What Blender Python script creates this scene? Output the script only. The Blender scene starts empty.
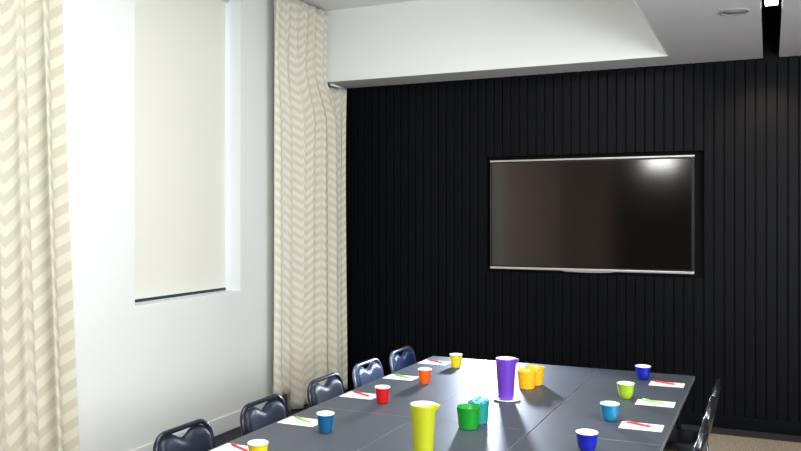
import bpy, bmesh, math, random
from mathutils import Vector, Matrix
random.seed(7)
sc = bpy.context.scene
C = sc.collection
PI = math.pi

# ------------------------------------------------------------------ room numbers (metres, floor z = 0)
CAM_Z = 1.79
XW = -4.086            # left wall face
YB = 7.363             # back wall face
YK = 6.93              # bulkhead face
ZS = 3.08              # soffit height
ZC = 3.77              # raised ceiling height
XT = -0.735            # edge of raised ceiling
XR = 2.6               # right wall
YR = -3.3              # rear wall
TZ = 0.74              # table top

# ------------------------------------------------------------------ materials
def mat(name, col, rough=0.5, metal=0.0, spec=0.5, coat=0.0, noise=0.0, nscale=30, bump=0.0, bscale=60):
    m = bpy.data.materials.new(name); m.use_nodes = True
    nt = m.node_tree; b = nt.nodes['Principled BSDF']
    b.inputs['Base Color'].default_value = (*col, 1)
    b.inputs['Roughness'].default_value = rough
    b.inputs['Metallic'].default_value = metal
    b.inputs['Specular IOR Level'].default_value = spec
    b.inputs['Coat Weight'].default_value = coat
    tc = nt.nodes.new('ShaderNodeTexCoord')
    if noise > 0:
        n = nt.nodes.new('ShaderNodeTexNoise'); n.inputs['Scale'].default_value = nscale
        n.inputs['Detail'].default_value = 4
        nt.links.new(tc.outputs['Object'], n.inputs['Vector'])
        mr = nt.nodes.new('ShaderNodeMapRange')
        mr.inputs['To Min'].default_value = 1 - noise; mr.inputs['To Max'].default_value = 1 + noise
        nt.links.new(n.outputs['Fac'], mr.inputs['Value'])
        mx = nt.nodes.new('ShaderNodeVectorMath'); mx.operation = 'SCALE'
        mx.inputs[0].default_value = col
        nt.links.new(mr.outputs['Result'], mx.inputs['Scale'])
        nt.links.new(mx.outputs['Vector'], b.inputs['Base Color'])
    if bump > 0:
        n2 = nt.nodes.new('ShaderNodeTexNoise'); n2.inputs['Scale'].default_value = bscale
        nt.links.new(tc.outputs['Object'], n2.inputs['Vector'])
        bp = nt.nodes.new('ShaderNodeBump'); bp.inputs['Strength'].default_value = bump
        bp.inputs['Distance'].default_value = 0.01
        nt.links.new(n2.outputs['Fac'], bp.inputs['Height'])
        nt.links.new(bp.outputs['Normal'], b.inputs['Normal'])
    return m

def emit(name, col, s):
    m = bpy.data.materials.new(name); m.use_nodes = True
    b = m.node_tree.nodes['Principled BSDF']
    b.inputs['Base Color'].default_value = (*col, 1)
    b.inputs['Emission Color'].default_value = (*col, 1)
    b.inputs['Emission Strength'].default_value = s
    return m

M = {}
M['wall'] = mat('wall_paint', (0.76, 0.79, 0.785), 0.75, noise=0.012, nscale=3, bump=0.03, bscale=180)
M['taupe'] = mat('taupe_panel', (0.52, 0.41, 0.32), 0.8)  # brown added on unseen walls for the television to reflect
M['taupe_pale'] = mat('taupe_pale', (0.75, 0.64, 0.54), 0.8)  # paler strip added on the unseen wall, a streak in the screen
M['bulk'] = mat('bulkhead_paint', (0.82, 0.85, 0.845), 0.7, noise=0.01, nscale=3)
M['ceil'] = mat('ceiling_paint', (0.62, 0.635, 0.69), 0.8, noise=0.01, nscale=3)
M['skirt'] = mat('skirting_white', (0.82, 0.83, 0.82), 0.45)
M['slat'] = mat('black_slats', (0.0022, 0.0027, 0.0042), 0.44, spec=0.10, noise=0.15, nscale=6)
M['black'] = mat('matt_black', (0.004, 0.004, 0.005), 0.8, spec=0.2)
M['rear'] = mat('rear_charcoal', (0.03, 0.03, 0.03), 0.8)
M['right'] = mat('right_grey', (0.30, 0.30, 0.30), 0.8)
M['table'] = mat('table_laminate', (0.050, 0.061, 0.075), 0.52, spec=0.55, noise=0.05, nscale=40)
M['edge'] = mat('table_edge', (0.17, 0.18, 0.19), 0.4)
M['tmetal'] = mat('table_steel', (0.03, 0.03, 0.032), 0.35, metal=0.6)
M['vinyl'] = mat('navy_vinyl', (0.0035, 0.007, 0.018), 0.42, spec=0.4, bump=0.15, bscale=300)
M['vinyl_b'] = mat('blue_vinyl', (0.008, 0.026, 0.085), 0.38, spec=0.5, bump=0.15, bscale=300)  # navy vinyl brightened, light on the far chairs put into the colour
M['tube_r'] = mat('grey_tube', (0.12, 0.13, 0.15), 0.22, metal=0.9)  # dark tube made grey, highlights put into its colour
M['vinyl_r'] = mat('dark_vinyl', (0.008, 0.010, 0.014), 0.28, spec=0.6, bump=0.15, bscale=300)
M['tube'] = mat('dark_tube', (0.035, 0.042, 0.06), 0.25, metal=0.7)
M['tubes'] = mat('pale_tube', (0.20, 0.24, 0.32), 0.28, metal=0.8)  # dark tube made paler, lamplight on the far frames put into the colour
M['paper'] = mat('paper', (0.88, 0.88, 0.86), 0.7)
M['silver'] = mat('silver_trim', (0.75, 0.75, 0.76), 0.28, metal=0.9)
M['screen'] = mat('screen_glass', (0.003, 0.0027, 0.0024), 0.10, spec=1.0)
M['bezel'] = mat('bezel_black', (0.006, 0.006, 0.007), 0.3)
M['white'] = mat('white_glaze', (0.86, 0.87, 0.88), 0.25)
M['rail'] = mat('rail_dark', (0.02, 0.03, 0.045), 0.4)
M['pvc'] = mat('window_frame_white', (0.8, 0.82, 0.84), 0.4)
M['glassin'] = emit('slot_lamp', (1.0, 0.86, 0.82), 22.0)
M['can'] = mat('downlight_grey', (0.33, 0.33, 0.36), 0.5)
M['candiff'] = mat('downlight_diffuser', (0.42, 0.42, 0.45), 0.35)

def blind_mat():
    m = bpy.data.materials.new('blind_fabric'); m.use_nodes = True
    nt = m.node_tree; b = nt.nodes['Principled BSDF']; out = nt.nodes['Material Output']
    b.inputs['Base Color'].default_value = (0.86, 0.85, 0.78, 1); b.inputs['Roughness'].default_value = 0.85
    b.inputs['Specular IOR Level'].default_value = 0.1
    t = nt.nodes.new('ShaderNodeBsdfTranslucent'); t.inputs['Color'].default_value = (0.85, 0.84, 0.76, 1)
    w = nt.nodes.new('ShaderNodeTexWave'); w.inputs['Scale'].default_value = 220; w.bands_direction = 'Z'
    tc = nt.nodes.new('ShaderNodeTexCoord'); nt.links.new(tc.outputs['Object'], w.inputs['Vector'])
    bp = nt.nodes.new('ShaderNodeBump'); bp.inputs['Strength'].default_value = 0.05
    nt.links.new(w.outputs['Fac'], bp.inputs['Height']); nt.links.new(bp.outputs['Normal'], b.inputs['Normal'])
    mx = nt.nodes.new('ShaderNodeMixShader'); mx.inputs[0].default_value = 0.18
    nt.links.new(b.outputs[0], mx.inputs[1]); nt.links.new(t.outputs[0], mx.inputs[2])
    nt.links.new(mx.outputs[0], out.inputs['Surface'])
    return m
M['blind'] = blind_mat()

def glass_mat():
    m = bpy.data.materials.new('window_glass'); m.use_nodes = True
    b = m.node_tree.nodes['Principled BSDF']
    b.inputs['Base Color'].default_value = (0.95, 0.98, 1, 1); b.inputs['Roughness'].default_value = 0.02
    b.inputs['Transmission Weight'].default_value = 1.0; b.inputs['IOR'].default_value = 1.0
    return m
M['glass'] = glass_mat()

def curtain_mat(name, lo, hi, colw=0.135, per=0.105, amp=1.0):
    """Zigzag weave following the cloth: u = metres along the cloth, v = height."""
    m = bpy.data.materials.new(name); m.use_nodes = True
    nt = m.node_tree; b = nt.nodes['Principled BSDF']; out = nt.nodes['Material Output']
    L = nt.links
    def math_(op, a, c=None, v=None):
        n = nt.nodes.new('ShaderNodeMath'); n.operation = op
        if hasattr(a, 'links'): L.new(a, n.inputs[0])
        else: n.inputs[0].default_value = a
        if c is not None:
            if hasattr(c, 'links'): L.new(c, n.inputs[1])
            else: n.inputs[1].default_value = c
        if v is not None: n.inputs[2].default_value = v
        return n.outputs[0]
    uv = nt.nodes.new('ShaderNodeUVMap'); uv.uv_map = 'UVMap'
    sp = nt.nodes.new('ShaderNodeSeparateXYZ'); L.new(uv.outputs['UV'], sp.inputs[0])
    u, v = sp.outputs[0], sp.outputs[1]
    tri = math_('PINGPONG', u, colw)
    w = math_('ADD', v, math_('MULTIPLY', tri, amp))
    s = math_('SINE', math_('MULTIPLY', w, 2 * PI / per))
    ramp = nt.nodes.new('ShaderNodeMapRange'); ramp.interpolation_type = 'SMOOTHSTEP'
    ramp.inputs['From Min'].default_value = -0.35; ramp.inputs['From Max'].default_value = 0.35
    L.new(s, ramp.inputs['Value'])
    # thin plain strip at each turn of the zigzag
    edge = math_('LESS_THAN', tri, colw * 0.05)
    n = nt.nodes.new('ShaderNodeTexNoise'); n.inputs['Scale'].default_value = 9
    L.new(uv.outputs['UV'], n.inputs['Vector'])
    f = math_('MULTIPLY', ramp.outputs[0], math_('ADD', 0.55, math_('MULTIPLY', n.outputs['Fac'], 0.8)))
    f = math_('MINIMUM', math_('MAXIMUM', math_('SUBTRACT', f, math_('MULTIPLY', edge, 0.5)), 0.0), 1.0)
    mx = nt.nodes.new('ShaderNodeMix'); mx.data_type = 'RGBA'
    mx.inputs['A'].default_value = (*lo, 1); mx.inputs['B'].default_value = (*hi, 1)
    L.new(f, mx.inputs['Factor'])
    L.new(mx.outputs['Result'], b.inputs['Base Color'])
    b.inputs['Roughness'].default_value = 0.75; b.inputs['Sheen Weight'].default_value = 0.2
    b.inputs['Specular IOR Level'].default_value = 0.2
    t = nt.nodes.new('ShaderNodeBsdfTranslucent'); L.new(mx.outputs['Result'], t.inputs['Color'])
    ms = nt.nodes.new('ShaderNodeMixShader'); ms.inputs[0].default_value = 0.22
    L.new(b.outputs[0], ms.inputs[1]); L.new(t.outputs[0], ms.inputs[2]); L.new(ms.outputs[0], out.inputs['Surface'])
    return m
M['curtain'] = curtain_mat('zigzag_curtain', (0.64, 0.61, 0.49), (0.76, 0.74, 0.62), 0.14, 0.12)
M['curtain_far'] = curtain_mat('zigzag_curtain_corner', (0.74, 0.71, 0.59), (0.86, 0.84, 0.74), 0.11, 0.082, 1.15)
M['hem'] = mat('curtain_heading', (0.50, 0.46, 0.33), 0.8)

def floor_mat():
    m = bpy.data.materials.new('carpet'); m.use_nodes = True
    nt = m.node_tree; b = nt.nodes['Principled BSDF']; L = nt.links
    g = nt.nodes.new('ShaderNodeNewGeometry'); sp = nt.nodes.new('ShaderNodeSeparateXYZ'); L.new(g.outputs['Position'], sp.inputs[0])
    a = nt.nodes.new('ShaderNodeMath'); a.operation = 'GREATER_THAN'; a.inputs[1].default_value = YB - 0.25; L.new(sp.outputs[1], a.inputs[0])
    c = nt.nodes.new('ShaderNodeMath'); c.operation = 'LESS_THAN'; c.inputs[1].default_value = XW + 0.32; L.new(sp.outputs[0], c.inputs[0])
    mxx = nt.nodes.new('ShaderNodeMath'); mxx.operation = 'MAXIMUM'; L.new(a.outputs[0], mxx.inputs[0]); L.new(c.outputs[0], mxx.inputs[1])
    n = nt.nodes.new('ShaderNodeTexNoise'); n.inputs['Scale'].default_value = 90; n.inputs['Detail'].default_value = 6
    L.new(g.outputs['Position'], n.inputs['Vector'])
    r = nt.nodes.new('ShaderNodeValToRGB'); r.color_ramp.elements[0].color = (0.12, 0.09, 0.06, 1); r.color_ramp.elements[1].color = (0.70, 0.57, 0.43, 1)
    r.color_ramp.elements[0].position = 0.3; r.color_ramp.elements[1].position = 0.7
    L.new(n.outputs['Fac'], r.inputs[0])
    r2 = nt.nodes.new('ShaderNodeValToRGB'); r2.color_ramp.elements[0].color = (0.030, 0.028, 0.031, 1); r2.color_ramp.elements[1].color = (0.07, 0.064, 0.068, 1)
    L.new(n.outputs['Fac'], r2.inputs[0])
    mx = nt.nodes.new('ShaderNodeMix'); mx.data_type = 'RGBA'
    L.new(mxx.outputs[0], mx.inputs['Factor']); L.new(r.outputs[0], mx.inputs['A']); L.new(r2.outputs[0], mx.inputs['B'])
    L.new(mx.outputs['Result'], b.inputs['Base Color']); b.inputs['Roughness'].default_value = 0.95
    b.inputs['Specular IOR Level'].default_value = 0.1
    bp = nt.nodes.new('ShaderNodeBump'); bp.inputs['Strength'].default_value = 0.4; bp.inputs['Distance'].default_value = 0.01
    L.new(n.outputs['Fac'], bp.inputs['Height']); L.new(bp.outputs['Normal'], b.inputs['Normal'])
    return m
M['floor'] = floor_mat()

# ------------------------------------------------------------------ mesh helpers
def box(bm, x0, x1, y0, y1, z0, z1, mi=0):
    vs = [bm.verts.new((x, y, z)) for z in (z0, z1) for y in (y0, y1) for x in (x0, x1)]
    for f in ((0, 2, 3, 1), (4, 5, 7, 6), (0, 1, 5, 4), (2, 6, 7, 3), (0, 4, 6, 2), (1, 3, 7, 5)):
        bm.faces.new([vs[i] for i in f]).material_index = mi

def tube(bm, pts, r, n=10, closed=False, cap=True, r2=None):
    pts = [Vector(p) for p in pts]; N = len(pts); rings = []; up = None
    for i, p in enumerate(pts):
        a = pts[(i - 1) % N] if closed else pts[max(i - 1, 0)]
        b = pts[(i + 1) % N] if closed else pts[min(i + 1, N - 1)]
        t = (b - a).normalized()
        if up is None:
            up = t.cross(Vector((0, 0, 1)))
            if up.length < 0.1: up = t.cross(Vector((0, 1, 0)))
            up.normalize()
        up = (up - t * up.dot(t)).normalized(); w = t.cross(up)
        rr = r if r2 is None else r + (r2 - r) * i / (N - 1)
        rings.append([bm.verts.new(p + (up * math.cos(2 * PI * k / n) + w * math.sin(2 * PI * k / n)) * rr) for k in range(n)])
    for i in range(N if closed else N - 1):
        A, B = rings[i], rings[(i + 1) % N]
        for k in range(n): bm.faces.new((A[k], A[(k + 1) % n], B[(k + 1) % n], B[k])).smooth = True
    if cap and not closed:
        bm.faces.new(rings[0][::-1]); bm.faces.new(rings[-1])

def lathe(bm, prof, n=40, cx=0, cy=0, cz=0, mats=None, deform=None):
    """prof: (r, z) from the inside bottom up over the rim and down the outside."""
    rings = []
    for i, (r, z) in enumerate(prof):
        if r < 1e-6: rings.append([bm.verts.new((cx, cy, cz + z))]); continue
        ring = []
        for k in range(n):
            a = 2 * PI * k / n; rr, zz = (r, z) if deform is None else deform(r, z, a)
            ring.append(bm.verts.new((cx + rr * math.cos(a), cy + rr * math.sin(a), cz + zz)))
        rings.append(ring)
    for i in range(len(prof) - 1):
        A, B = rings[i], rings[i + 1]; mi = mats[i] if mats else 0
        for k in range(n):
            j = (k + 1) % n
            if len(A) == 1: f = bm.faces.new((A[0], B[k], B[j]))
            elif len(B) == 1: f = bm.faces.new((A[k], B[0], A[j]))
            else: f = bm.faces.new((A[k], B[k], B[j], A[j]))
            f.smooth = True; f.material_index = mi

def obj(name, bm, m, parent=None, recalc=True, bevel=0.0):
    if recalc: bmesh.ops.recalc_face_normals(bm, faces=bm.faces)
    me = bpy.data.meshes.new(name); bm.to_mesh(me); bm.free()
    for mm in (m if isinstance(m, (list, tuple)) else [m]): me.materials.append(mm)
    o = bpy.data.objects.new(name, me); C.objects.link(o)
    if parent: o.parent = parent
    if bevel:
        md = o.modifiers.new('bevel', 'BEVEL'); md.width = bevel; md.segments = 2; md.limit_method = 'ANGLE'
    return o

def NB(): return bmesh.new()
def tag(o, label, cat, group=None, kind=None):
    o['label'] = label; o['category'] = cat
    if group: o['group'] = group
    if kind: o['kind'] = kind
    return o
def thing(name, loc, label, cat, group=None, rz=0):
    o = bpy.data.objects.new(name, None); C.objects.link(o); o.location = loc; o.rotation_euler = (0, 0, rz)
    o.empty_display_size = 0.05
    return tag(o, label, cat, group)
def struct(name, bm, m, label, cat, parent=None, **k):
    o = obj(name, bm, m, parent, **k)
    if not parent: tag(o, label, cat, kind='structure')
    return o
def dup(root, loc, rz, label, group=None):
    r = root.copy(); C.objects.link(r); r.location = loc; r.rotation_euler = (0, 0, rz); r['label'] = label
    if group: r['group'] = group
    for ch in list(root.children):
        c = ch.copy(); C.objects.link(c); c.parent = r
        for g in list(ch.children):
            d = g.copy(); C.objects.link(d); d.parent = c
    return r

# ------------------------------------------------------------------ room shell
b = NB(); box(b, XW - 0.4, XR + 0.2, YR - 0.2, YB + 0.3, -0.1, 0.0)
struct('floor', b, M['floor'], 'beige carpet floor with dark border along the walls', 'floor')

# left wall with the deep window opening
WY0, WY1, WZ0, WZ1, WD = 4.47, 5.735, 1.135, 3.66, 0.36
b = NB()
box(b, XW - 0.06, XW, -1.7, 1.5, 0, ZC + 0.1, 1); box(b, XW - 0.06, XW, -2.6, -1.7, 0, ZC + 0.1, 2); box(b, XW - 0.06, XW, YR, -2.6, 0, ZC + 0.1, 1); box(b, XW - 0.06, XW, 1.5, 1.72, 0, ZC + 0.1); box(b, XW - WD, XW, 2.12, WY0, 0, ZC + 0.1)  # brown sections added behind the camera for the screen to mirror
box(b, XW - 0.06, XW, 1.72, 2.12, 0, 1.1); box(b, XW - 0.06, XW, 1.72, 2.12, 2.75, ZC + 0.1)
box(b, XW - WD, XW, WY1, YB + 0.3, 0, ZC + 0.1)
box(b, XW - WD, XW, WY0, WY1, 0, WZ0); box(b, XW - WD, XW, WY0, WY1, WZ1, ZC + 0.1)
struct('wall_left', b, [M['wall'], M['taupe'], M['taupe_pale']], 'white painted left wall with a tall window recess', 'wall')
b = NB(); box(b, XW, XW + 0.014, YR, YB - 0.03, 0, 0.135)
struct('baseboard_left', b, M['skirt'], 'white baseboard along the left wall', 'baseboard', bevel=0.004)

# window with frame and pane deep in the recess
b = NB(); xf = XW - WD + 0.01
for (y0, y1, z0, z1) in ((WY0, WY0 + 0.05, WZ0, WZ1), (WY1 - 0.05, WY1, WZ0, WZ1), (WY0, WY1, WZ0, WZ0 + 0.05), (WY0, WY1, WZ1 - 0.05, WZ1),
                         (WY0, WY1, 2.38, 2.43)):
    box(b, xf, xf + 0.05, y0, y1, z0, z1)
w1 = struct('window_1', b, M['pvc'], 'white framed tall window behind the pulled-down blind', 'window')
b = NB(); box(b, xf + 0.02, xf + 0.026, WY0 + 0.04, WY1 - 0.04, WZ0 + 0.04, WZ1 - 0.04)
obj('pane', b, M['glass'], w1)
b = NB(); box(b, XW - WD + 0.06, XW - 0.002, WY0 + 0.002, WY1 - 0.002, WZ0 - 0.001, WZ0 + 0.008)
obj('sill', b, M['skirt'], w1)

b = NB()  # made-up window, added so the television screen reflects a bright strip
for (y0, y1, z0, z1) in ((1.72, 1.76, 1.1, 2.75), (2.08, 2.12, 1.1, 2.75), (1.76, 2.08, 1.1, 1.14), (1.76, 2.08, 2.71, 2.75)):
    box(b, XW - 0.055, XW - 0.015, y0, y1, z0, z1)
w2 = struct('window_2', b, M['pvc'], 'narrow white framed window in the left wall beside the camera', 'window')
b = NB(); box(b, XW - 0.04, XW - 0.034, 1.75, 2.09, 1.13, 2.72)
obj('pane', b, M['glass'], w2)

# roller blind hanging in the recess
bl = thing('roller_blind', (XW - 0.125, (WY0 + WY1) / 2, 0), 'long cream roller blind pulled down in the left wall recess', 'blind')
hw = (WY1 - WY0) / 2
b = NB(); box(b, -0.0015, 0.0015, -hw + 0.01, hw - 0.045, WZ0 + 0.035, WZ1 - 0.04)
obj('fabric', b, M['blind'], bl)
b = NB(); box(b, -0.007, 0.007, -hw + 0.01, hw - 0.045, WZ0 + 0.014, WZ0 + 0.037)
obj('bottom_rail', b, M['rail'], bl, bevel=0.003)
b = NB(); tube(b, [(0, -hw + 0.02, WZ1 - 0.035), (0, hw - 0.02, WZ1 - 0.035)], 0.028, 16)
obj('roller', b, M['pvc'], bl)

# back wall: backing + vertical battens (niche around the television)
NX0, NX1, NZ0, NZ1 = -2.435, -0.50, 1.255, 2.335
b = NB()
box(b, XW - 0.3, NX0, YB + 0.0, YB + 0.14, 0, ZS + 0.3, 1); box(b, NX1, XR + 0.2, YB, YB + 0.14, 0, ZS + 0.3, 1)
box(b, NX0, NX1, YB, YB + 0.14, 0, NZ0, 1); box(b, NX0, NX1, YB, YB + 0.14, NZ1, ZS + 0.3, 1)
box(b, NX0 - 0.01, NX1 + 0.01, YB + 0.09, YB + 0.15, NZ0 - 0.01, NZ1 + 0.01, 1)
p, g = 0.0805, 0.011
x = NX0 - p * 20
while x < XR:
    a0, a1 = x + g / 2, x + p - g / 2
    if a1 > XW:
        a0 = max(a0, XW)
        if a0 < NX1 - 0.005 and a1 > NX0 + 0.005:
            box(b, a0, a1, YB - 0.022, YB + 0.002, 0.10, NZ0); box(b, a0, a1, YB - 0.022, YB + 0.002, NZ1, ZS)
        else: box(b, a0, a1, YB - 0.022, YB + 0.002, 0.10, ZS)
    x += p
struct('wall_back', b, [M['slat'], M['black']], 'black back wall clad in vertical timber battens', 'wall', bevel=0.0015)
b = NB(); box(b, XW, XR, YB - 0.034, YB - 0.001, 0, 0.105)
struct('baseboard_back', b, M['slat'], 'black baseboard under the battens', 'baseboard', bevel=0.003)
b = NB(); box(b, -3.1, XR + 0.2, YR - 0.2, YR, 0, ZC + 0.1); box(b, XW - 0.4, -3.1, YR - 0.2, YR, 0, ZC + 0.1, 1)  # brown end of the wall added for the television reflection
struct('wall_rear', b, [M['rear'], M['taupe']], 'dark rear wall behind the camera', 'wall')
b = NB(); box(b, XR, XR + 0.2, YR, YB + 0.1, 0, ZC + 0.1)
struct('wall_right', b, M['right'], 'grey right wall', 'wall')

# ceiling: raised tray on the left, lower soffit on the right and along the back, slot for the lamp
SX0, SX1 = -0.045, 0.075
b = NB(); TH = ZC + 0.05
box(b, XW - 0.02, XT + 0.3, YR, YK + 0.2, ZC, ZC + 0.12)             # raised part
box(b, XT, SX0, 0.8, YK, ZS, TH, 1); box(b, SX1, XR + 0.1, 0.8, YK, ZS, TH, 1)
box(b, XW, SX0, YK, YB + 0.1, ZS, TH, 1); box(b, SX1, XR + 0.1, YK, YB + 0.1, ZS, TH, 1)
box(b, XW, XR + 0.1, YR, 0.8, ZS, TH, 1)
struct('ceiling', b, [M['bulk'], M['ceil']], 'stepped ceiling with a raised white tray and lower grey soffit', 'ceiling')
b = NB()
box(b, XW, XT, YK - 0.012, YK, ZS - 0.001, ZC); 
struct('trim_1', b, M['bulk'], 'white bulkhead face between raised ceiling and soffit', 'trim')
b = NB()
box(b, XT - 0.012, XT, 0.8, YK - 0.012, ZS - 0.001, ZC)
struct('trim_2', b, M['bulk'], 'white side face of the raised ceiling tray', 'trim')
# black lined slot
b = NB()
box(b, SX0, SX0 + 0.004, 0.8, YB, ZS + 0.022, ZS + 0.3); box(b, SX1 - 0.004, SX1, 0.8, YB, ZS + 0.022, ZS + 0.3)
box(b, SX0, SX1, 0.8, YB + 0.1, ZS + 0.3, ZS + 0.32); box(b, SX0, SX1, YB - 0.02, YB + 0.1, ZS - 0.05, ZS + 0.3)
struct('trim_3', b, M['black'], 'black lining of the narrow slot in the soffit', 'trim')
sl = thing('slot_light', ((SX0 + SX1) / 2, 5.17, ZS + 0.02), 'glowing recessed lamp in the narrow black ceiling slot', 'light')
b = NB(); box(b, -0.042, 0.042, -0.62, 0.50, 0.03, 0.07)
obj('lamp_housing', b, M['black'], sl, bevel=0.003)
b = NB(); box(b, -0.036, 0.036, -0.60, 0.48, 0.012, 0.029)
obj('diffuser', b, M['glassin'], sl, bevel=0.003)

dl = thing('recessed_downlight', (-0.20, 5.58, ZS), 'round grey unlit downlight set in the lower soffit', 'light')
b = NB(); lathe(b, [(0.070, -0.004), (0.074, -0.009), (0.088, -0.008), (0.094, 0.0005)], 40)
obj('trim_ring', b, M['can'], dl)
b = NB(); lathe(b, [(0, -0.003), (0.071, -0.003), (0.071, 0.0)], 40)
obj('diffuser', b, M['candiff'], dl)

# ------------------------------------------------------------------ television
TX0, TX1, TB0, TB1 = -2.395, -0.578, 1.282, 2.300
tv = thing('television', ((TX0 + TX1) / 2, YB + 0.01, TB0), 'large flat black television with silver edges on the slatted wall', 'television')
W2 = (TX1 - TX0) / 2; HT = TB1 - TB0
b = NB(); box(b, -W2, W2, -0.03, 0.045, 0.012, HT - 0.008)
obj('casing', b, M['bezel'], tv, bevel=0.004)
b = NB(); box(b, -W2 + 0.022, W2 - 0.022, -0.0335, -0.029, 0.035, HT - 0.03)
obj('screen', b, M['screen'], tv)
b = NB(); box(b, -W2, W2, -0.036, -0.005, HT - 0.016, HT)
obj('top_trim', b, M['silver'], tv, bevel=0.003)
b = NB(); box(b, -W2, W2, -0.040, -0.005, 0.0, 0.022)
obj('bottom_trim', b, M['silver'], tv, bevel=0.004)
for x0 in (-W2, W2 - 0.006):
    b = NB(); box(b, x0, x0 + 0.006, -0.034, 0.0, 0.023, HT - 0.017)
    obj('side_trim', b, M['tmetal'], tv, bevel=0.002)
b = NB()
prof = [(-0.24, 0.0), (-0.20, -0.006), (-0.06, -0.011), (0.06, -0.011), (0.20, -0.006), (0.24, 0.0)]
v0 = [b.verts.new((x_, -0.036, z_)) for x_, z_ in prof]; v1 = [b.verts.new((x_, -0.012, z_)) for x_, z_ in prof]
b.faces.new(v0); b.faces.new(v1[::-1])
for i in range(6): b.faces.new((v0[i], v1[i], v1[(i + 1) % 6], v0[(i + 1) % 6]))
obj('sensor_bar', b, M['can'], tv)
b = NB(); box(b, -0.25, 0.25, 0.04, 0.082, 0.30, 0.72)
obj('wall_bracket', b, M['black'], tv)

# ------------------------------------------------------------------ curtains
def curtain(name, y0, y1, xc, zt, zb, pleats, amp, flare, label, seed, left_lift=0.0, slack=1.25, nz=44, nu=420, liftfn=None, xfn=None, ffn=None):
    rnd = random.Random(seed)
    ph = [rnd.uniform(-0.9, 0.9) for _ in range(pleats + 3)]
    am = [rnd.uniform(0.55, 1.15) for _ in range(pleats + 3)]
    root = thing(name, (xc, (y0 + y1) / 2, 0), label, 'curtain')
    b = NB(); uvl = b.loops.layers.uv.new('UVMap'); rows = []
    yc = (y0 + y1) / 2
    def sm(a, arr):
        i = int(a); f = a - i; f = f * f * (3 - 2 * f)
        return arr[min(i, len(arr) - 1)] * (1 - f) + arr[min(i + 1, len(arr) - 1)] * f
    for j in range(nz + 1):
        s = j / nz                     # 0 top .. 1 bottom
        row = []; L = 0; prev = None
        for i in range(nu + 1):
            u = i / nu
            k = u * pleats
            big = math.sin(2 * PI * k + sm(k, ph) * (0.4 + 0.8 * s))
            fine = math.sin(2 * PI * k * 2.0 + 1.3) * math.exp(-s * 7)       # gathers at the heading
            a_ = amp * sm(k, am) * (0.45 + 0.55 * min(1, s * 3.0))
            dx = a_ * big + amp * 0.45 * fine + 0.012 * math.sin(3.1 * s + 5 * u) * s
            dy = 0.30 * a_ * math.sin(4 * PI * k + 0.7)
            yy = y0 + (y1 - y0) * u + dy + (flare[0] * (1 - u) + flare[1] * u) * (s ** 1.5 if not ffn else ffn(s))
            xx = dx + (xfn(u, s) if xfn else 0)
            zbb = zb + (liftfn(u) if liftfn else 0)
            z = zt + (zbb - zt) * s
            row.append((b.verts.new((xx, yy - yc, z)), u, z))
        rows.append(row)
    ulen = (y1 - y0) * slack
    for j in range(nz):
        for i in range(nu):
            q = [rows[j][i], rows[j + 1][i], rows[j + 1][i + 1], rows[j][i + 1]]
            f = b.faces.new([t[0] for t in q]); f.smooth = True
            for lp, t in zip(f.loops, q): lp[uvl].uv = (t[1] * ulen, t[2])
    o = obj('cloth', b, M['curtain' if y0 < 5 else 'curtain_far'], root, recalc=False)
    sd = o.modifiers.new('thick', 'SOLIDIFY'); sd.thickness = 0.003
    b = NB(); tube(b, [(0, y0 - yc - 0.02, zt + 0.008), (0, y1 - yc + (0.02 if name == 'x' else 0.0), zt + 0.008)], 0.012, 10)
    obj('curtain_track', b, M['pvc'], root)
    return root

curtain('curtain', 2.35, 3.64, XW + 0.16, ZC - 0.03, 0.02, 7, 0.052, (0, 0.13),
        'zigzag patterned cream curtain left of the window, nearest the camera', 3, slack=1.7)
def lift(u): return 0.16 if u < 0.22 else 0.0
def xoff(u, s):
    return -0.02 * (1 - min(1, max(0, (u - 0.18) / 0.08))) + 0.05 * max(0, u - 0.3) + 0.05 * u * min(1, max(0, s - 0.15) / 0.12)
curtain('curtain', 6.04, 6.86, XW + 0.145, ZC - 0.03, 0.02, 6, 0.078, (0, 0.21),
        'zigzag patterned cream curtain in the corner right of the window', 11, slack=2.0, liftfn=lift, xfn=xoff, ffn=lambda s: 0.1 * s / 0.18 if s < 0.18 else 0.1 + 0.9 * min(1, (s - 0.18) / 0.10))
curtain('curtain', 6.965, 7.24, XW + 0.20, ZS - 0.03, 0.03, 3, 0.034, (0, 0.02),
        'narrow cream curtain strip under the soffit beside the black slatted wall', 21, slack=2.2, xfn=lambda u, s: -0.11 * (1 - u))

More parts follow.
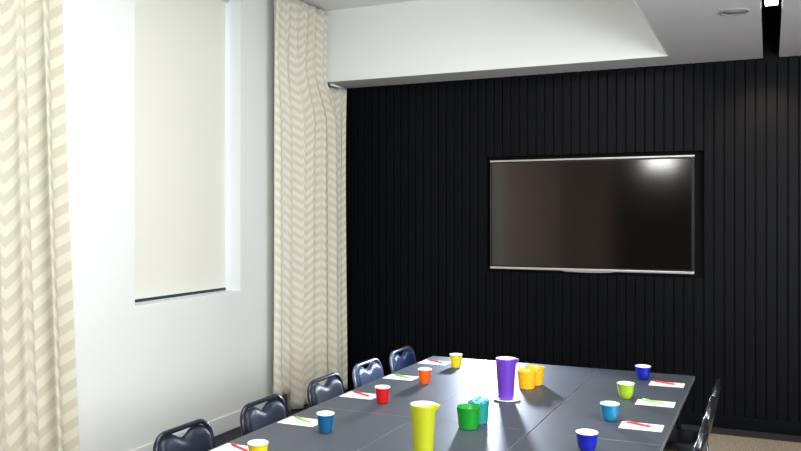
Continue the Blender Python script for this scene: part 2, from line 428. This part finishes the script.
# ------------------------------------------------------------------ tables
def make_table(w, l, label):
    t = thing('folding_table', (0, 0, 0), label, 'table', 'tables pushed together into one long surface')
    b = NB(); box(b, -w / 2 + 0.002, w / 2 - 0.002, -l / 2 + 0.002, l / 2 - 0.002, TZ - 0.022, TZ)
    obj('tabletop', b, M['table'], t, bevel=0.001)
    b = NB(); e = 0.0025
    for (x0, x1, y0, y1) in ((-w / 2, -w / 2 + e, -l / 2, l / 2), (w / 2 - e, w / 2, -l / 2, l / 2), (-w / 2 + e, w / 2 - e, -l / 2, -l / 2 + e), (-w / 2 + e, w / 2 - e, l / 2 - e, l / 2)):
        box(b, x0, x1, y0, y1, TZ - 0.024, TZ - 0.0002)
    obj('edge_band', b, M['edge'], t)
    b = NB()
    for s in (-1, 1): box(b, s * (w / 2 - 0.08) - 0.015, s * (w / 2 - 0.08) + 0.015, -l / 2 + 0.12, l / 2 - 0.12, TZ - 0.06, TZ - 0.024)
    for s in (-1, 1): box(b, -w / 2 + 0.08, w / 2 - 0.08, s * (l / 2 - 0.2) - 0.015, s * (l / 2 - 0.2) + 0.015, TZ - 0.058, TZ - 0.026)
    obj('under_frame', b, M['tmetal'], t)
    for sx in (-1, 1):
        for sy in (-1, 1):
            b = NB(); px, py = sx * (w / 2 - 0.08), sy * (l / 2 - 0.2)
            tube(b, [(px, py, 0.012), (px, py, TZ - 0.03)], 0.016, 12)
            lathe(b, [(0, 0), (0.022, 0), (0.020, 0.016), (0, 0.016)], 14, px, py, 0)
            obj('leg', b, M['tmetal'], t)
    return t
cols = [(-2.273, -1.6675), (-1.6655, -1.0565), (-1.0485, -0.440)]
YS, YF, YN = 3.867, 5.617, 2.117
cn = ['left', 'middle', 'right']
tabs = {}
for ri, (a, c_) in enumerate(((YS + 0.001, YF), (YN, YS - 0.001))):
    for ci, (x0, x1) in enumerate(cols):
        desc = {(0, 0): 'dark grey table at the far left corner, nearest the curtain',
                (0, 1): 'dark grey table at the far end holding the purple pitcher',
                (0, 2): 'dark grey table at the far right corner, under the lime cup',
                (1, 0): 'dark grey table at the near left, under the yellow cup',
                (1, 1): 'dark grey table at the near middle, under the yellow pitcher',
                (1, 2): 'dark grey table at the near right, under the nearest blue cup'}[(ri, ci)]
        loc = ((x0 + x1) / 2, (a + c_) / 2, 0)
        x1 -= 0.006 if (ri, ci) == (1, 1) else 0
        if not tabs:
            t = make_table(x1 - x0, c_ - a, desc); t.location = loc; tabs[0] = t
        else:
            t = dup(tabs[0], loc, 0, desc)
            t.scale.x = (x1 - x0) / (cols[0][1] - cols[0][0])

# ------------------------------------------------------------------ chairs (sitter faces +x)
def arc_hoop(y, zt, R, n=7):
    """points in (y, z) from one side round the top to the other"""
    pts = []
    for k in range(n + 1):
        a = PI * 0.5 * k / n; pts.append((-y + R - R * math.cos(a), zt - R + R * math.sin(a)))
    for k in range(n + 1):
        a = PI * 0.5 * k / n; pts.append((y - R + R * math.sin(a), zt - R + R * math.cos(a)))
    return pts
def backx(z): return -0.165 - 0.085 * ((z - 0.42) / 0.38)         # lean of the back
def make_chair(label, vin, tb):
    t = thing('stacking_chair', (0, 0, 0), label, 'chair')
    hp = arc_hoop(0.197, 0.790, 0.078)
    b = NB()
    pts = [(backx(0.42), -0.195, 0.42), (backx(0.6), -0.197, 0.6)] + [(backx(z), y, z) for y, z in hp] + [(backx(0.6), 0.197, 0.6), (backx(0.42), 0.195, 0.42)]
    tube(b, pts, 0.0125, 12); obj('back_frame', b, tb, t)
    # padded back with a dipped top edge leaving a hand hole under the tube
    b = NB(); ny, nz = 36, 16; H = 0.181
    def top(y):
        a = abs(y)
        z = 0.774
        R = 0.070
        if a > H - R: z -= R - math.sqrt(max(0, R * R - (a - (H - R)) ** 2))
        q = min(1.0, a / 0.085)
        return z - 0.030 * (0.5 + 0.5 * math.cos(PI * q))
    def bot(y):
        a = abs(y); R = 0.04; z = 0.48
        if a > H - R: z += R - math.sqrt(max(0, R * R - (a - (H - R)) ** 2))
        return z
    F, K = [], []
    for i in range(ny + 1):
        y = -H + 2 * H * i / ny; f_, k_ = [], []
        for j in range(nz + 1):
            s = j / nz; z = bot(y) + (top(y) - bot(y)) * s
            ed = min(1, (1 - abs(2 * i / ny - 1)) * 5) ; ed2 = min(1, (1 - abs(2 * s - 1)) * 4.0)
            th = 0.006 + 0.020 * math.sqrt(max(0, ed * (2 - ed))) * math.sqrt(max(0, ed2 * (2 - ed2)))
            cur = -0.012 * (1 - (y / H) ** 2)
            f_.append(b.verts.new((backx(z) + th + cur, y, z))); k_.append(b.verts.new((backx(z) - th * 0.6 + cur, y, z)))
        F.append(f_); K.append(k_)
    for i in range(ny):
        for j in range(nz):
            b.faces.new((F[i][j], F[i + 1][j], F[i + 1][j + 1], F[i][j + 1])).smooth = True
            b.faces.new((K[i][j], K[i][j + 1], K[i + 1][j + 1], K[i + 1][j])).smooth = True
        b.faces.new((F[i][0], K[i][0], K[i + 1][0], F[i + 1][0])).smooth = True
        b.faces.new((F[i][nz], F[i + 1][nz], K[i + 1][nz], K[i][nz])).smooth = True
    for j in range(nz):
        b.faces.new((F[0][j], F[0][j + 1], K[0][j + 1], K[0][j])).smooth = True
        b.faces.new((F[ny][j], K[ny][j], K[ny][j + 1], F[ny][j + 1])).smooth = True
    bp_ = obj('backrest', b, vin, t)
    # welt piping round the pad edge
    b = NB()
    ys = [-H + 2 * H * i / 48 for i in range(49)]
    loop = [(y, top(y)) for y in ys] + [(y, bot(y)) for y in ys[::-1]]
    tube(b, [(backx(z) + 0.004 - 0.012 * (1 - (y / H) ** 2), y * 1.005, z) for y, z in loop], 0.004, 6, closed=True)
    obj('piping', b, vin, bp_)
    # seat cushion
    b = NB(); n = 20; Tt, Bb = [], []
    for i in range(n + 1):
        r1, r2 = [], []
        for j in range(n + 1):
            px = -0.17 + 0.40 * i / n; py = (-0.205 + 0.41 * j / n) * (1 - 0.06 * (1 - i / n))
            e1 = min(1, (1 - abs(2 * i / n - 1)) * 4); e2 = min(1, (1 - abs(2 * j / n - 1)) * 4)
            e = math.sqrt(max(0, e1 * (2 - e1) * e2 * (2 - e2)))
            r1.append(b.verts.new((px, py, 0.432 + 0.034 * e))); r2.append(b.verts.new((px, py, 0.425)))
        Tt.append(r1); Bb.append(r2)
    for i in range(n):
        for j in range(n):
            b.faces.new((Tt[i][j], Tt[i + 1][j], Tt[i + 1][j + 1], Tt[i][j + 1])).smooth = True
            b.faces.new((Bb[i][j], Bb[i][j + 1], Bb[i + 1][j + 1], Bb[i + 1][j]))
        b.faces.new((Tt[i][0], Bb[i][0], Bb[i + 1][0], Tt[i + 1][0])); b.faces.new((Tt[i][n], Tt[i + 1][n], Bb[i + 1][n], Bb[i][n]))
        b.faces.new((Tt[0][i], Tt[0][i + 1], Bb[0][i + 1], Bb[0][i])); b.faces.new((Tt[n][i], Bb[n][i], Bb[n][i + 1], Tt[n][i + 1]))
    obj('seat', b, vin, t)
    b = NB(); tube(b, [(-0.17, -0.2, 0.412), (0.19, -0.2, 0.412), (0.225, -0.165, 0.412), (0.225, 0.165, 0.412), (0.19, 0.2, 0.412), (-0.17, 0.2, 0.412)], 0.012, 10)
    obj('seat_frame', b, tb, t)
    for s in (-1, 1):
        b = NB(); tube(b, [(0.17, s * 0.202, 0.405), (0.20, s * 0.21, 0.20), (0.235, s * 0.215, 0.0)], 0.0115, 10); obj('leg', b, tb, t)
        b = NB(); tube(b, [(backx(0.43), s * 0.195, 0.43), (-0.19, s * 0.200, 0.25), (-0.25, s * 0.212, 0.0)], 0.0115, 10); obj('leg', b, tb, t)
    return t
XL, XRC = -2.235, -0.525
lab = ['navy padded chair at the left side, nearest the camera, by the yellow cup',
       'navy padded chair at the left side, next to the nearest blue cup',
       'navy padded chair in front of the corner curtain, facing the red cup',
       'navy padded chair with pale frame, facing the orange cup',
       'navy padded chair with pale frame at the far left, facing the far yellow cup']
gl = 'padded stacking chairs along the left of the table'
ch = make_chair(lab[0], M['vinyl'], M['tube']); ch['group'] = gl; ch.location = (XL - 0.03, 3.06, 0)
for y, l in ((3.675, lab[1]), (4.345, lab[2])): dup(ch, (XL, y, 0), 0, l)
ch2 = make_chair(lab[3], M['vinyl_b'], M['tubes']); ch2['group'] = gl; ch2.location = (XL, 4.92, 0)
dup(ch2, (XL, 5.49, 0), 0, lab[4])
gr = 'padded stacking chairs along the right of the table'
ch3 = make_chair('dark shiny chair at the right side, nearest of the four seen edge-on', M['vinyl_r'], M['tube_r']); ch3['group'] = gr
ch3.location = (XRC, 3.53, 0); ch3.rotation_euler = (0, 0, PI)
for y, l in ((4.08, 'dark shiny chair at the right side, second from the camera'), (4.62, 'dark shiny chair at the right side, third from the camera'),
             (5.14, 'dark shiny chair at the right side, farthest from the camera')): dup(ch3, (XRC, y, 0), PI, l)

# ------------------------------------------------------------------ cups
def plastic(name, col, rough=0.3, coat=0.3): return mat(name, col, rough, spec=0.5, coat=coat)
P = {k: plastic('plastic_' + k, c_) for k, c_ in dict(
    blue=(0.004, 0.10, 0.25), red=(0.62, 0.004, 0.010), orange=(0.85, 0.115, 0.008), yellow=(0.78, 0.60, 0.01), royal=(0.006, 0.010, 0.36),
    sky=(0.008, 0.20, 0.38), lime=(0.32, 0.52, 0.012), purple=(0.13, 0.035, 0.42), chartreuse=(0.42, 0.46, 0.008),
    amber=(0.90, 0.45, 0.005), green=(0.004, 0.26, 0.015), teal=(0.006, 0.24, 0.20)).items()}
def beaker_cup(x, y, m, label):
    b = NB()
    pr = [(0, 0.006), (0.027, 0.006), (0.030, 0.010), (0.0405, 0.088), (0.0415, 0.0915), (0.0428, 0.0925), (0.0440, 0.0910), (0.0440, 0.087), (0.0428, 0.0855),
          (0.0410, 0.070), (0.0408, 0.068), (0.0335, 0.010), (0.031, 0.0015), (0.029, 0.0), (0, 0.0)]
    lathe(b, pr, 40, mats=[1, 1, 1, 1, 1, 1, 1, 1] + [0] * 6)
    o = obj('cup', b, [m, M['white']]); o.location = (x, y, TZ + 0.0005)
    return tag(o, label, 'cup', 'coloured cups with white insides')
def round_cup(x, y, m, label):
    b = NB()
    pr = [(0, 0.006), (0.022, 0.007), (0.033, 0.018), (0.040, 0.040), (0.0455, 0.084), (0.0468, 0.0875), (0.0482, 0.0885), (0.0492, 0.0870), (0.0488, 0.0835),
          (0.0480, 0.0825), (0.0430, 0.040), (0.0375, 0.018), (0.030, 0.005), (0.026, 0.0), (0, 0.0)]
    lathe(b, pr, 40, mats=[1] * 8 + [0] * 6)
    o = obj('cup', b, [m, M['white']]); o.location = (x, y, TZ + 0.0005)
    return tag(o, label, 'cup', 'coloured cups with white insides')
beaker_cup(-1.960, 2.875, P['yellow'], 'yellow tapered cup at the near left, cut by the photo edge')
beaker_cup(-1.952, 3.434, P['blue'], 'teal-blue tapered cup on the left between yellow and red cups')
beaker_cup(-1.962, 4.092, P['red'], 'red tapered cup on the left side of the table')
beaker_cup(-1.950, 4.674, P['orange'], 'orange tapered cup on the left side of the table')
beaker_cup(-1.958, 5.250, P['yellow'], 'small yellow tapered cup at the far left end of the table')
round_cup(-0.735, 3.628, P['royal'], 'royal blue cup at the near right, cut by the photo edge')
round_cup(-0.740, 4.225, P['sky'], 'light blue rounded cup on the right side of the table')
round_cup(-0.746, 4.771, P['lime'], 'lime green rounded cup on the right side of the table')
round_cup(-0.730, 5.355, P['royal'], 'royal blue cup at the far right end of the table')

# ------------------------------------------------------------------ pitchers
SP = math.atan2(0.412, 0.911)          # spout points to the right of the photo
def pitcher(x, y, m, label, rt=0.056, rb=0.042, h=0.236, sa=SP):
    root = thing('pitcher', (x, y, TZ + 0.0005), label, 'pitcher', 'tall tapered pitchers')
    def df(r, z, a):
        d = (a - sa + PI) % (2 * PI) - PI
        k = math.exp(-(d / 0.20) ** 2); zz = max(0, min(1, (z - (h - 0.034)) / 0.026))
        if z < 0.02: return r, z
        return r + 0.0175 * k * zz ** 0.8, z - 0.006 * k * zz
    b = NB(); t = 0.0030
    ins = [(rb - t + (rt - rb) * s, 0.006 + (h - 0.010) * s) for s in [i / 30 for i in range(31)]]
    outs = [(rb + (rt - rb) * s, 0.003 + (h - 0.005) * s) for s in [i / 30 for i in range(31)]][::-1]
    pr = [(0, 0.006)] + ins + [(rt - t / 2, h)] + outs + [(rb - 0.002, 0.0), (0, 0)]
    lathe(b, pr, 72, mats=[1] * 32 + [0] * 60, deform=df)
    obj('vessel', b, [m, M['white']], root)
    return root
pitcher(-1.356, 3.232, P['chartreuse'], 'tall yellow-green pitcher with spout, closest to the camera')
pl = NB(); lathe(pl, [(0, 0.003), (0.050, 0.003), (0.068, 0.006), (0.0745, 0.010), (0.076, 0.0095), (0.070, 0.003), (0.052, 0.0), (0, 0)], 48)
s_ = obj('saucer', pl, M['white']); s_.location = (-1.355, 4.452, TZ + 0.0005); tag(s_, 'round white saucer beneath the purple pitcher', 'saucer')
pp = pitcher(-1.360, 4.455, P['purple'], 'tall purple pitcher with spout on a white saucer', rt=0.0585, rb=0.043, h=0.232)
pp.location.z = TZ + 0.0040

# ------------------------------------------------------------------ tubs
def tub(x, y, m, label, rt=0.058, rb=0.047, h=0.108):
    b = NB(); prof = [(0, 0.005), (rb - 0.003, 0.005)]
    prof += [(rt - 0.003, h - 0.001), (rt - 0.0015, h), (rt + 0.0005, h - 0.001)]
    rib, off = [], []
    for k in range(46):
        q = 0.975 - 0.95 * k / 45
        rib.append(q); off.append(0.0004 if q > 0.9 else (-0.0004 + 0.0005 * max(0, math.cos(2 * PI * q * 16)) if 0.55 < q < 0.9 else -0.0004))
    for s, o_ in zip(rib, off): prof.append((rb + (rt - rb) * s + o_, h * s))
    prof += [(rb - 0.002, 0.001), (rb - 0.004, 0), (0, 0)]
    lathe(b, prof, 48)
    o = obj('tub', b, m); o.location = (x, y, TZ + 0.0005)
    return tag(o, label, 'tub', 'open plastic tubs in the middle of the table')
tub(-1.334, 4.800, P['amber'], 'golden yellow open tub, the front one beside the purple pitcher', rt=0.0585)
tub(-1.318, 4.926, P['amber'], 'golden yellow open tub, standing behind the other yellow tub', rt=0.0585)
tub(-1.347, 3.785, P['green'], 'bright green open tub between the two pitchers', h=0.107)
tub(-1.334, 3.904, P['teal'], 'teal open tub holding sweets, behind the green tub', rt=0.054, rb=0.045, h=0.108)
P['wrap'] = mat('sweet_wrapper', (0.14, 0.50, 0.68), 0.25, spec=0.6, coat=0.4, noise=0.5, nscale=60)
def sweet(x, y, z, rx, rz, label):
    b = NB()
    pr = []
    for k in range(13):
        s = -1 + 2 * k / 12
        r = 0.011 * math.sqrt(max(0.05, 1 - (s * 1.02) ** 2)) if abs(s) < 0.97 else 0.003
        pr.append((r, s * 0.018))
    pr = [(0, -0.034), (0.010, -0.033), (0.007, -0.027), (0.0028, -0.020)] + pr[1:-1] + [(0.0028, 0.020), (0.007, 0.027), (0.010, 0.033), (0, 0.034)]
    lathe(b, pr, 14, deform=lambda r, z, a: (r * (1 + (0.25 * math.sin(5 * a) if abs(z) > 0.019 else 0.05 * math.sin(7 * a))), z))
    o = obj('wrapped_sweet', b, P['wrap']); o.location = (x, y, z); o.rotation_euler = (rx, 0.3, rz)
    return tag(o, label, 'sweet', 'blue wrapped sweets in the teal tub')
cx_, cy_ = -1.334, 3.904
for k, (dx, dy, dz, rx, rz) in enumerate([(-0.028, -0.008, 0.100, 1.2, 0.3), (0.0, 0.016, 0.104, 1.4, 1.4), (0.026, -0.004, 0.099, 1.1, 2.3), (-0.010, -0.026, 0.098, 1.5, 0.9),
                                          (-0.012, 0.006, 0.114, 1.5, 2.9), (0.016, -0.022, 0.109, 1.35, 1.9), (0.018, 0.026, 0.096, 1.55, 0.1), (-0.024, 0.022, 0.094, 1.5, 0.5)]):
    sweet(cx_ + dx, cy_ + dy, TZ + dz + 0.005, rx, rz, 'small blue foil-wrapped sweet heaped in the teal tub')
# the sweets below, filling the tub
for k in range(10):
    a = k * 2.4; r = 0.022 if k % 2 else 0.012
    sweet(cx_ + r * math.cos(a), cy_ + r * math.sin(a), TZ + 0.022 + 0.0068 * k, 1.5, a, 'small blue foil-wrapped sweet heaped in the teal tub')

# ------------------------------------------------------------------ note sheets and pens
PR = plastic('pen_red', (0.75, 0.03, 0.04)); PG = plastic('pen_green', (0.30, 0.62, 0.10))
def sheet(x, y, w, l, label, rz=0.0):
    b = NB(); box(b, -w / 2, w / 2, -l / 2, l / 2, 0, 0.0012)
    o = obj('note_sheet', b, M['paper']); o.location = (x, y, TZ + 0.0006); o.rotation_euler = (0, 0, rz)
    return tag(o, label, 'paper', 'small white note sheets laid at each place')
def pen(x0, y0, x1, y1, m, label):
    L = math.hypot(x1 - x0, y1 - y0); root = thing('ballpoint_pen', (x0, y0, TZ + 0.0070), label, 'pen', 'coloured pens lying on the note sheets', rz=math.atan2(y1 - y0, x1 - x0))
    b = NB(); tube(b, [(0.0, 0, 0), (L * 0.9, 0, 0)], 0.0050, 10); obj('barrel', b, m, root)
    b = NB(); tube(b, [(L * 0.9, 0, 0), (L * 0.97, 0, 0), (L, 0, 0)], 0.0042, 10, r2=0.001); obj('tip', b, m, root)
    b = NB(); box(b, 0.004, 0.045, -0.0015, 0.0015, 0.0048, 0.0068); obj('clip', b, m, root)
    return root
Lp = [(2.895, 'near yellow', 'R'), (3.552, 'teal-blue', 'G'), (4.205, 'red', 'R'), (4.780, 'orange', 'G'), (5.362, 'far yellow', 'R')]
for i, (y, nm, c_) in enumerate(Lp):
    yy = y + (0.11 if i == 0 else 0)
    sheet(-2.158, yy, 0.205, 0.138, 'white note sheet with a %s pen, left of the %s cup' % ('red' if c_ == 'R' else 'green', nm), 0.0)
    pen(-2.222, yy + 0.048, -2.092, yy - 0.012, PR if c_ == 'R' else PG, '%s pen on the note sheet left of the %s cup' % ('red' if c_ == 'R' else 'green', nm))
for (y, nm, c_) in ((4.162, 'light blue', 'R'), (4.708, 'lime', 'G'), (5.264, 'far royal blue', 'R')):
    sheet(-0.575, y, 0.205, 0.136, 'white note sheet with a %s pen, right of the %s cup' % ('red' if c_ == 'R' else 'green', nm), 0.02)
    pen(-0.652, y + 0.045, -0.526, y - 0.006, PR if c_ == 'R' else PG, '%s pen on the note sheet right of the %s cup' % ('red' if c_ == 'R' else 'green', nm))

# ------------------------------------------------------------------ lights
def area(name, loc, target, sx, sy, power, col=(1, 1, 1), spread=PI):
    l = bpy.data.lights.new(name, 'AREA'); l.shape = 'RECTANGLE'; l.size = sx; l.size_y = sy; l.energy = power; l.color = col; l.spread = spread
    o = bpy.data.objects.new(name, l); C.objects.link(o); o.location = loc
    o.rotation_euler = (Vector(target) - Vector(loc)).to_track_quat('-Z', 'Y').to_euler(); return o
area('tray_lamp', (-1.75, 3.6, 3.7), (-1.9, 4.0, 0), 1.8, 3.4, 155, (1.0, 0.985, 0.96))  # added light under the raised ceiling, no known fitting
area('rear_lamp', (-2.05, -3.0, 2.90), (-2.05, 0, 2.7), 0.55, 0.16, 12, (1.0, 0.96, 0.92))
area('daylight_fill', (2.2, 2.4, 2.2), (-3.9, 5.3, 1.8), 2.0, 1.6, 170, (0.94, 0.98, 1.0))  # added fill from the right, no window stands there
area('low_fill', (1.6, -1.2, 1.7), (-3.6, 7.0, 1.0), 1.6, 1.2, 155, (0.95, 0.98, 1.0))
def spot(name, loc, target, power, deg, blend, rad, col):
    l = bpy.data.lights.new(name, 'SPOT'); l.energy = power; l.spot_size = math.radians(deg); l.spot_blend = blend; l.shadow_soft_size = rad; l.color = col
    o = bpy.data.objects.new(name, l); C.objects.link(o); o.location = loc
    o.rotation_euler = (Vector(target) - Vector(loc)).to_track_quat('-Z', 'Y').to_euler(); return o
spot('table_end_spot', (-1.98, 6.10, 1.20), (-1.6, 4.3, 0.62), 175, 100, 0.6, 0.07, (0.72, 0.82, 1.0))
spot('slot_wall_spot', (0.015, 6.3, 3.04), (-0.06, 7.3, 2.25), 40, 62, 0.9, 0.03, (1.0, 0.75, 0.65))

# ------------------------------------------------------------------ world
w = bpy.data.worlds.new('World'); sc.world = w; w.use_nodes = True
nt = w.node_tree; bg = nt.nodes['Background']
bg.inputs['Color'].default_value = (0.80, 0.90, 1.0, 1); bg.inputs['Strength'].default_value = 1.5

# ------------------------------------------------------------------ camera
cam = bpy.data.cameras.new('camera'); co = bpy.data.objects.new('camera', cam); C.objects.link(co)
co.location = (0, 0, CAM_Z); co.rotation_euler = (PI / 2, 0, math.radians(24.353))
cam.sensor_width = 36; cam.lens = 813.927 / 801 * 36
cam.shift_y = (214.68 - 225.5) / 801
cam.clip_start = 0.05
sc.camera = co
sc.view_settings.view_transform = 'Standard'
sc.view_settings.look = 'None'
sc.view_settings.exposure = 0.06
sc.cycles.use_denoising = True
sc.cycles.max_bounces = 8
sc.cycles.sample_clamp_indirect = 6
